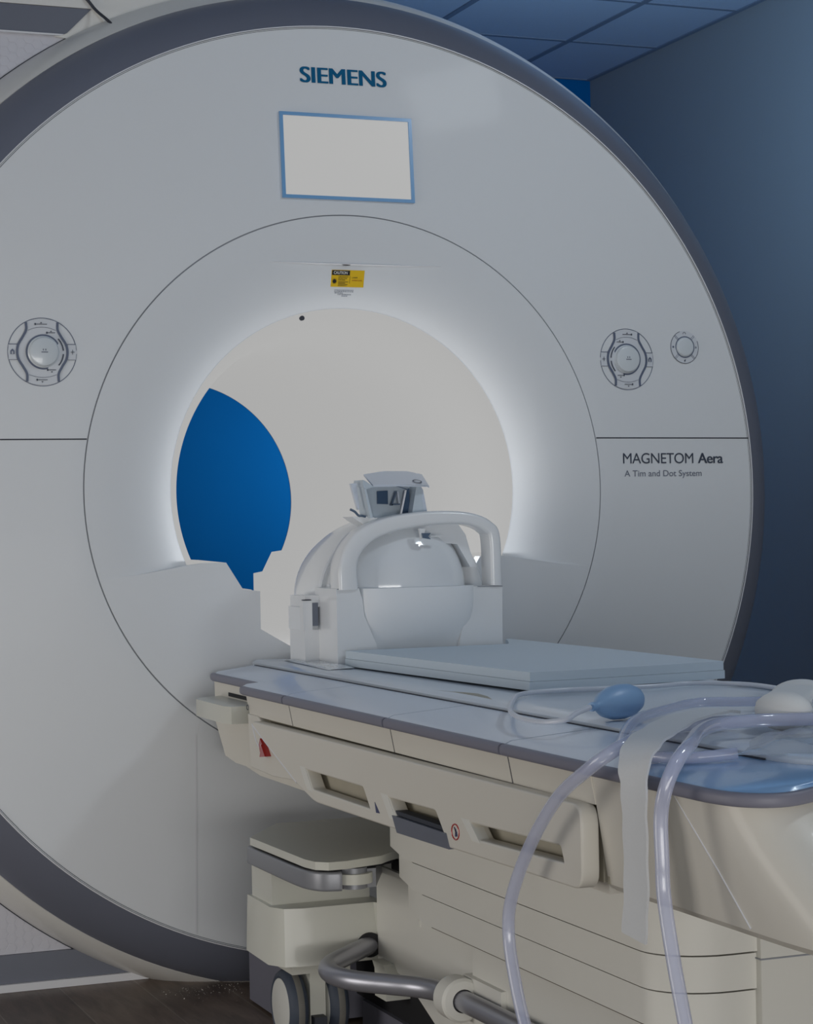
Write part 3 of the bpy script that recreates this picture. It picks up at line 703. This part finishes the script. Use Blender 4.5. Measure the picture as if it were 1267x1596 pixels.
# rear shell of the coil
rear = B(); n = 40; rr = []
for y, w in ((-.24,.150),(-.20,.168),(-.13,.178),(-.05,.176),(.0,.165),(.02,.140)):
    rr.append([(.036+w*1.12*math.cos(PI*k/n), y, -.235+w*.97*math.sin(PI*k/n)) for k in range(n+1)]+[(.036-w*1.08, y, -.372), (.036+w*1.08, y, -.372)])
loft(rear, rr); finish('rear_shell', rear, 'coil', coil)
bm = B(); tube(bm, [(.030+.190*math.cos(PI*k/30), -.205, -.235+.166*math.sin(PI*k/30)) for k in range(16, 31)], .005, 8); finish('shell_band', bm, 'coil2', coil)
# carry arch
ap = [(-.150,-.312,-.214),(-.149,-.312,-.165),(-.133,-.312,-.127),(-.100,-.312,-.098),(-.050,-.312,-.080),(.021,-.312,-.070),(.095,-.312,-.069),(.145,-.312,-.076),(.177,-.312,-.091),(.190,-.312,-.115),(.192,-.312,-.214)]
bm = B(); P = smooth_path(ap, 6); rg = []
for i, p in enumerate(P):
    q = i/(len(P)-1); th = .044-.018*min(1, q*1.5); t = (P[min(i+1, len(P)-1)]-P[max(i-1, 0)]).normalized(); u = Vector((t.z, 0, -t.x))
    sh = (th-.030)/2                                 # keep the outer line, thicken inwards
    rg.append([tuple(p+u*(a+sh)+Vector((0,1,0))*b) for a, b in rrect(th, .058, .007, 3)])
loft(bm, rg); finish('carry_arch', bm, 'coil', coil)
bm = B(); prism(bm, [(-.04,-.10),(-.02,-.083),(.12,-.078),(.14,-.105),(.15,-.14),(.165,-.175),(.15,-.175),(.12,-.125),(.04,-.118)], -.30, -.22, 'y'); bev(bm, .006, 3); finish('arch_web', bm, 'coil2', coil)
bm = B(); prism(bm, [(.016,-.090),(.030,-.090),(.026,-.106),(.020,-.113)], -.3435, -.335, 'y'); finish('arch_latch', bm, 'coil', coil)
bm = B(); prism(bm, [(.020,-.100),(.040,-.100),(.034,-.107),(.040,-.113),(.022,-.110)], -.348, -.34, 'y'); bev(bm, .001); finish('arch_latch', bm, 'dgrey', coil)
bm = B(); box(bm, .040, .066, -.345, -.338, -.108, -.106); finish('arch_latch', bm, 'coil', coil)
bm = B(); prism(bm, [(.045,-.056),(.11,-.056),(.118,-.060),(.118,-.068),(.045,-.068)], -.31, -.26, 'y'); bev(bm, .003); finish('arch_cap', bm, 'coil2', coil)
# mirror and camera hood
hd = thing('mirror_hood', '', '', (-.02, -.26, -.06)); del hd['label']; del hd['category']; hd.parent = coil; hd.location = Vector((-.02,-.26,-.06+FZ))-coil.location
def hp(name, pts, y0, y1, m, b=.0015, pts2=None):
    pts = [(x+.36*(y0+.32), z) for x, z in pts]
    bm = B(); prism(bm, pts, y0, y1, 'y', pts2); bev(bm, b); return finish(name, bm, m, hd)
# roof: sloping plate, back edge higher
rb = B()
fr = [(-.076,-.317,.003),(-.02,-.320,.0035),(.046,-.317,.002),(.056,-.305,.000)]
bk = [(-.066,-.235,.028),(-.02,-.232,.0345),(.035,-.232,.034),(.068,-.235,.027)]
loft(rb, [[p for p in fr]+[(p[0], p[1], p[2]-.004) for p in fr[::-1]], [p for p in bk]+[(p[0], p[1], p[2]-.004) for p in bk[::-1]]])
rf = finish('hood_roof', rb, 'hood', hd)
me = curve_plate([[(.030+.010*math.cos(2*PI*k/24), .009+.0042*math.sin(2*PI*k/24)) for k in range(24)], [(.030+.0078*math.cos(2*PI*k/24), .0092+.0028*math.sin(2*PI*k/24)) for k in range(24)]], .0002)
for v in me.vertices: z = v.co.y; v.co = (v.co.x, -.3172+(z-.003)*2.6, z+.0012+FZ)
link('oval_mark', me, 'dblue', rf)
hp('hood_back', [(-.100,.012),(-.102,.000),(-.084,-.066),(.036,-.062),(.030,.004),(-.076,.004)], -.262, -.255, 'hood2')
hp('hood_cheek', [(-.100,.014),(-.096,.013),(-.076,.000),(-.094,-.006),(-.100,.002)], -.316, -.262, 'hood2')
hp('hood_left_wall', [(-.100,.010),(-.095,.006),(-.079,-.066),(-.085,-.066)], -.315, -.258, 'hood2')
hp('hood_right_wall', [(.022,.003),(.030,.003),(.038,-.060),(.010,-.060)], -.300, -.258, 'hood2')
hp('camera_window', [(-.067,-.009),(-.043,-.008),(-.043,-.037),(-.067,-.036)], -.2665, -.262, 'dblue')
hp('mirror_panel', [(-.004,-.010),(.006,-.004),(.006,-.058),(-.014,-.060)], -.275, -.268, 'dblue')
hp('mirror_strut', [(-.0165,-.060),(-.0135,-.060),(-.001,-.008),(-.004,-.008)], -.305, -.300, 'lip')
hp('mirror_frame', [(-.036,-.040),(-.033,-.040),(-.022,-.010),(-.025,-.010)], -.280, -.270, 'dgrey', .0005)
hp('mirror_frame', [(-.022,-.010),(-.019,-.010),(-.016,-.036),(-.019,-.036)], -.280, -.270, 'hood', .0005)
hp('mirror_frame', [(-.036,-.037),(-.016,-.036),(-.016,-.039),(-.036,-.040)], -.280, -.270, 'dgrey', .0005)
hp('side_wing', [(.031,.002),(.037,-.008),(.046,-.056),(.028,-.060)], -.290, -.270, 'hood')
finish('hood_rail', tube(B(), smooth_path([(-.094,-.30,-.008),(-.076,-.30,.000),(-.05,-.30,.002),(-.02,-.30,.001),(.005,-.30,-.006),(.012,-.30,-.012)], 5), .0009, 6), 'dgrey', hd)
hp('side_fin', [(-.127,.007),(-.114,.008),(-.108,-.048),(-.112,-.048)], -.300, -.290, 'hood')
finish('side_lever', tube(B(), smooth_path([(-.122,-.30,-.047),(-.112,-.30,-.052),(-.104,-.30,-.060),(-.096,-.30,-.061),(-.088,-.30,-.063)], 4), .0026, 8), 'dgrey', hd)
hp('hood_foot', [(-.125,-.0625),(-.085,-.0625),(-.06,-.07),(-.095,-.082),(-.115,-.070)], -.300, -.24, 'coil', .002)
# connector stack at the left of the coil
cn = thing('coil_connector', '', '', (-.18, -.18, -.37)); del cn['label']; del cn['category']; cn.parent = coil; cn.location = Vector((-.18,-.18,-.37+FZ))-coil.location
def cb(name, x0, x1, y0, y1, z0, z1, m, b=.004):
    bm = B(); box(bm, x0, x1, y0, y1, z0, z1); bev(bm, b, 3); return finish(name, bm, m, cn)
cb('connector_base', -.200, -.128, -.22, -.12, -.372, -.300, 'coil')
cb('connector_body', -.206, -.128, -.215, -.13, -.300, -.252, 'coil2')
cb('connector_cap', -.200, -.135, -.225, -.125, -.252, -.228, 'coil')
cb('connector_post', -.208, -.188, -.235, -.212, -.300, -.238, 'coil', .002)
cb('connector_recess', -.186, -.172, -.227, -.214, -.292, -.243, 'letter2', .001)
cb('connector_slot', -.208, -.190, -.236, -.225, -.2375, -.2355, 'groove2', .0003)
cb('connector_tab', -.150, -.140, -.240, -.222, -.228, -.205, 'coil2', .002)
finish('connector_line', tube(B(), smooth_path([(-.145,-.245,-.262),(-.147,-.245,-.23),(-.140,-.245,-.214),(-.11,-.29,-.2125)], 4), .0010, 6), 'groove', cn)

# ------------------------------------------------------------------ positioning boards (two stacked)
def padm(z0, z1, grow):
    g = grow
    pts = [(-.155-g,-.345),(.215,-.345),(.232,-.31),(.262,-.24),(.288,-.17),(.300,-.17),(.305+g,-.60),(.298+g,-1.104-g),(-.108-g,-1.142-g)]
    bm = B()
    # front edge curves a little
    pts = pts[:7]+[(.298+g,-1.100-g),(.19,-1.118-g),(.05,-1.134-g),(-.04,-1.143-g),(-.108-g,-1.142-g)]
    prism(bm, pts, z0, z1, 'z'); bev(bm, .0018, 2, .5); return bm
p1 = recentre(finish('positioning_board', padm(-.3712, -.3562, .0015), 'foamt')); tag(p1, 'blue-grey positioning board lying directly on the table, lower of the two', 'board', 'positioning boards in front of the head coil')
p2 = recentre(finish('positioning_board', padm(-.3558, -.3400, 0), 'foamt')); tag(p2, 'blue-grey positioning board in front of the head coil, upper of the two', 'board', 'positioning boards in front of the head coil')

# ------------------------------------------------------------------ squeeze bulb
sb = thing('squeeze_bulb', 'light blue rubber squeeze bulb lying near the board', 'squeeze bulb', (-.208, -1.69, -.3715))
bm = B()
ax = Vector((.118,.062,.004)).normalized(); c0 = Vector((-.284,-1.722,-.3475))
prof = [(0,.0062),(.004,.0068),(.009,.0060),(.014,.0065),(.022,.0120),(.034,.0190),(.052,.0240),(.072,.0255),(.092,.0240),(.108,.0190),(.118,.0125),(.1225,.006),(.1235,.0008)]
path = [c0+ax*t for t, r in prof]; bm = B(); tube(bm, path, [r for t, r in prof], 32); finish('bulb_body', bm, 'bulb', sb, 60)
pt = c0+ax*.1225; finish('valve_dot', tube(B(), [pt-ax*.001, pt+ax*.002], .0028, 10), 'dblue', sb)
bt = [(-.286,-1.723,-.3475),(-.315,-1.735,-.354),(-.335,-1.74,-.362),(-.352,-1.70,-.3668),(-.352,-1.63,-.3668),(-.318,-1.52,-.3668),(-.24,-1.36,-.3668),(-.17,-1.245,-.3668),(-.08,-1.215,-.3668),(-.02,-1.225,-.3668),(.086,-1.230,-.3668),(.170,-1.215,-.3668),(.235,-1.30,-.3670),(.215,-1.50,-.3670),(.19,-1.66,-.3670)]
finish('bulb_tube', tube(B(), smooth_path(bt, 8), .0040, 10), 'tubew', sb)

# ------------------------------------------------------------------ clear hoses over the table edge
hoseA = [(.10,-1.66,-.362),(.023,-1.625,-.362),(-.04,-1.60,-.362),(-.131,-1.668,-.362),(-.25,-1.79,-.363),(-.345,-1.93,-.378),(-.372,-2.02,-.381),(-.345,-2.10,-.3795),(-.288,-2.13,-.3745)]
o = recentre(finish('clear_hose', tube(B(), smooth_path(hoseA, 8), .0075, 14), 'tube')); tag(o, 'clear blue-tinted hose coiled on the table top beyond the white strap', 'hose', 'clear hoses of the headset')
hoseB = [(-.142,-1.888,-.3625),(-.17,-1.880,-.3625),(-.25,-1.90,-.3625),(-.33,-1.975,-.3625),(-.385,-2.040,-.360),(-.428,-2.068,-.369),(-.447,-2.035,-.394),(-.452,-1.953,-.440),(-.450,-1.862,-.515),(-.450,-1.801,-.593),(-.450,-1.790,-.647),(-.450,-1.812,-.713),(-.450,-1.845,-.77),(-.45,-1.89,-.83)]
o = recentre(finish('clear_hose', tube(B(), smooth_path(hoseB, 8), .0088, 16), 'tube')); tag(o, 'clear hose hanging in a bow over the table edge, left of the white strap', 'hose', 'clear hoses of the headset')
hoseC = [(-.07,-2.012,-.352),(-.095,-2.005,-.352),(-.178,-1.997,-.350),(-.261,-2.035,-.348),(-.335,-2.12,-.346),(-.39,-2.195,-.350),(-.430,-2.232,-.366),(-.447,-2.235,-.395),(-.450,-2.227,-.43),(-.450,-2.228,-.48),(-.450,-2.231,-.524),(-.450,-2.251,-.595),(-.450,-2.275,-.661),(-.45,-2.30,-.73)]
o = recentre(finish('clear_hose', tube(B(), smooth_path(hoseC, 8), .0088, 16), 'tube')); tag(o, 'clear hose hanging over the rounded table corner, right of the white strap', 'hose', 'clear hoses of the headset')

# ------------------------------------------------------------------ white strap
def ribbon(path, dirs, w, th, name, m):
    P = smooth_path(path, 8); D = smooth_path(dirs, 8); rings = []
    for i, p in enumerate(P):
        t = (P[min(i+1, len(P)-1)]-P[max(i-1, 0)]).normalized(); d = D[i].normalized(); d = (d-t*t.dot(d)).normalized(); n = t.cross(d)
        ww = w*(1+.04*math.sin(i*.9))
        rings.append([tuple(p+d*ww/2+n*th/2), tuple(p-d*ww/2+n*th/2), tuple(p-d*ww/2-n*th/2), tuple(p+d*ww/2-n*th/2)])
    bm = B(); loft(bm, rings); bev(bm, th*.3, 1); return finish(name, bm, m)
sp = [(-.15,-1.885,-.3480),(-.17,-1.885,-.3455),(-.20,-1.905,-.3450),(-.27,-1.96,-.3455),(-.345,-2.045,-.348),(-.40,-2.10,-.355),(-.428,-2.125,-.376),(-.436,-2.135,-.41),(-.437,-2.138,-.46),(-.436,-2.136,-.53),(-.436,-2.128,-.590)]
sd = [(.2,-1,0),(.2,-1,0),(.4,-1,0),(.7,-.8,0),(.75,-.75,0),(.6,-.85,0),(.3,-.95,0),(.15,-1,0),(.1,-1,0),(.1,-1,0),(.1,-1,0)]
o = recentre(ribbon(sp, sd, .050, .0035, 'strap', 'strap')); tag(o, 'white fabric strap lying across the table and hanging over its edge', 'strap')

# ------------------------------------------------------------------ headset
hs = thing('headset', 'white padded patient headset lying at the right end of the table', 'headset', (-.02, -1.86, -.3715))
bm = B(); ellipsoid(bm, (-.105,-1.945,-.345), (.034,.050,.027), 28, 18); finish('ear_cushion', bm, 'pad', hs)
bm = B(); ellipsoid(bm, (.02,-1.80,-.345), (.040,.066,.028), 28, 18); finish('ear_cushion', bm, 'pad', hs)
finish('headband', tube(B(), smooth_path([(-.10,-1.93,-.340),(-.03,-1.86,-.334),(.03,-1.79,-.334),(.10,-1.75,-.338),(.17,-1.76,-.344)], 6), .01, up=(0,0,1), sec=rrect(.07, .022, .010)), 'pad', hs)
finish('ear_hole', tube(B(), [(-.030+.014*math.cos(a)-.03, -2.0+.020*math.sin(a)+.02, -.336+.006*math.sin(a)) for a in [2*PI*k/18 for k in range(18)]], .003, 8, closed=True), 'tube', hs)

# ------------------------------------------------------------------ plastic bag and thin film
def sheet(name, quad, nx, ny, amp, m, z, seed, th=.0):
    r = random.Random(seed); bm = B(); g = []
    ph = [(r.uniform(3, 14), r.uniform(3, 14), r.uniform(0, 6)) for _ in range(5)]
    for j in range(ny+1):
        row = []
        for i in range(nx+1):
            u, v = i/nx, j/ny
            p = (Vector(quad[0])*(1-u)+Vector(quad[1])*u)*(1-v)+(Vector(quad[3])*(1-u)+Vector(quad[2])*u)*v
            e = min(u, 1-u, v, 1-v)*6; e = min(1, e)
            h = sum(abs(math.sin(a*u+b*v+c)) for a, b, c in ph)/5
            row.append(bm.verts.new((p.x+.01*math.sin(7*v+seed), p.y+.01*math.sin(6*u+seed), z+amp*h*e)))
        g.append(row)
    for j in range(ny):
        for i in range(nx): bm.faces.new([g[j][i], g[j][i+1], g[j+1][i+1], g[j+1][i]])
    return finish(name, bm, m, None, 60)
o = recentre(sheet('plastic_bag', [(-.315,-2.16),(-.17,-1.99),(.10,-2.02),(-.05,-2.26)], 26, 22, .018, 'bag', -.3722, 3)); tag(o, 'crumpled clear plastic bag on the foot end of the table', 'plastic bag')
o = recentre(sheet('plastic_film', [(-.238,-.46),(-.215,-.10),(-.165,-.10),(-.165,-.42)], 14, 24, .007, 'film', -.3712, 8)); tag(o, 'thin wrinkled clear film on the table, left of the head coil', 'plastic film')

# ------------------------------------------------------------------ plaster crumbs by the scanner foot
bm = B()
for k in range(150):
    x = rnd.uniform(-.45, -.24); y = .095-abs(rnd.gauss(0, .06)); s = rnd.uniform(.0006, .0018)
    if k < 3: s = .003
    c = Vector((x, y, -FZ+s*.6)); vs = [bm.verts.new(c+Vector((rnd.uniform(-s, s), rnd.uniform(-s, s), rnd.uniform(-.5*s, s)))) for _ in range(4)]
    for f in ((0,1,2),(0,1,3),(1,2,3),(0,2,3)): bm.faces.new([vs[i] for i in f])
o = finish('plaster_crumbs', bm, 'crumb'); o['kind'] = 'stuff'; o['label'] = 'white crumbs scattered on the brown floor at the foot of the scanner'; o['category'] = 'crumbs'

# ------------------------------------------------------------------ room
def struct(name, bm, m):
    o = finish(name, bm, m); o['kind'] = 'structure'; return o
XR, YB, ZT = 2.387, 3.477, 1.80
XL, YF = -3.4, -6.2
bm = B(); box(bm, XL, XR, YF, YB, -FZ-.05, -FZ); struct('floor', bm, 'wood')
bm = B(); box(bm, XL, XR, YF, YB, ZT, ZT+.05); struct('ceiling', bm, 'ceil')
bm = B(); box(bm, XR, XR+.1, YF, YB+.1, -FZ-.05, ZT+.05); struct('wall_right', bm, 'wallblue')
bm = B(); box(bm, XL-.1, XR, YB, YB+.1, -FZ-.05, ZT+.05); struct('wall_back', bm, 'walldeep')
bm = B(); box(bm, XL-.1, XL, YF, YB, -FZ-.05, ZT+.05); struct('wall_left', bm, 'wallwhite')
bm = B()
for k in range(10):
    x = 1.98-.6*k
    if x > XL: box(bm, x-.012, x+.012, YF, YB, ZT-.004, ZT+.001)
for k in range(16):
    y = 2.862-.615*k
    if y > YF: box(bm, XL, XR, y-.010, y+.010, ZT-.003, ZT+.001)
box(bm, XR-.02, XR, YF, YB, ZT-.005, ZT+.001); box(bm, XL, XR, YB-.012, YB, ZT-.004, ZT+.001)
struct('trim_1', bm, 'grid')

# ------------------------------------------------------------------ light
def area(name, loc, target, sx, sy, e, col):
    l = bpy.data.lights.new(name, 'AREA'); l.shape = 'RECTANGLE'; l.size = sx; l.size_y = sy; l.energy = e; l.color = col
    o = bpy.data.objects.new(name, l); C.objects.link(o)
    loc = Vector((loc[0], loc[1], loc[2]+FZ)); tg = Vector((target[0], target[1], target[2]+FZ))
    o.location = loc; o.rotation_euler = (tg-loc).to_track_quat('-Z', 'Y').to_euler(); return o
area('ceiling_light_front', (1.27,-2.0,1.76), (-.2,-.4,-.6), .40, .40, 16.5, (.86,.94,1))
area('left_fill_light', (-3.2,-.9,-.45), (0,-.4,-.8), 1.5, 1.1, 19, (1,.955,.90))  # added warm fill low on the left, no window behind it
area('front_fill_light', (-1.3,-5.8,-.6), (-.5,0,-.9), 3.0, .8, 54, (1,.975,.94))  # added low fill that lifts the lower scanner face and table
area('back_wall_fill', (1.35,2.8,.25), (.98,3.47,.05), .4, .4, 4.2, (.75,.9,1))  # added unseen fill, brightens the blue wall seen through the bore
area('blue_fill_uplight', (1.3,.9,1.0), (1.6,1.8,1.8), .9, .5, 8.5, (.48,.74,1))  # added uplight behind the scanner for ceiling and right wall, no cove modelled
pl = bpy.data.lights.new('flare_fill_lamp', 'POINT'); pl.energy = 4; pl.shadow_soft_size = .03; pl.color = (.97,.985,1)  # added point light hidden behind the coil, makes the flare glow
po = bpy.data.objects.new('flare_fill_lamp', pl); C.objects.link(po); po.location = (.02, .065, -.13+FZ)
w = bpy.data.worlds.new('World'); S.world = w; w.use_nodes = True
w.node_tree.nodes['Background'].inputs[0].default_value = (.86,.93,1,1); w.node_tree.nodes['Background'].inputs[1].default_value = .245

# ------------------------------------------------------------------ camera
cd = bpy.data.cameras.new('camera'); cam = bpy.data.objects.new('camera', cd); C.objects.link(cam)
f, yaw_, pitch, roll = 3207.575, .3786931, .00698509, -.01946289
cd.sensor_fit = 'HORIZONTAL'; cd.sensor_width = 36; cd.lens = f/1267*36; cd.clip_end = 60
cy, sy, cp, sp_ = math.cos(yaw_), math.sin(yaw_), math.cos(pitch), math.sin(pitch)
F = Vector((sy*cp, cy*cp, sp_)); Rr = Vector((cy, -sy, 0)); U = Rr.cross(F)
R2 = math.cos(roll)*Rr+math.sin(roll)*U; U2 = -math.sin(roll)*Rr+math.cos(roll)*U
m4 = Matrix.Identity(4)
for i in range(3): m4[i][0] = R2[i]; m4[i][1] = U2[i]; m4[i][2] = -F[i]
m4[0][3], m4[1][3], m4[2][3] = -1.60793926, -4.3532356, -.08497765+FZ
cam.matrix_world = m4
S.camera = cam
S.view_settings.view_transform = 'Standard'; S.view_settings.look = 'None'; S.view_settings.gamma = 1; S.view_settings.exposure = 0; S.view_settings.use_curve_mapping = False
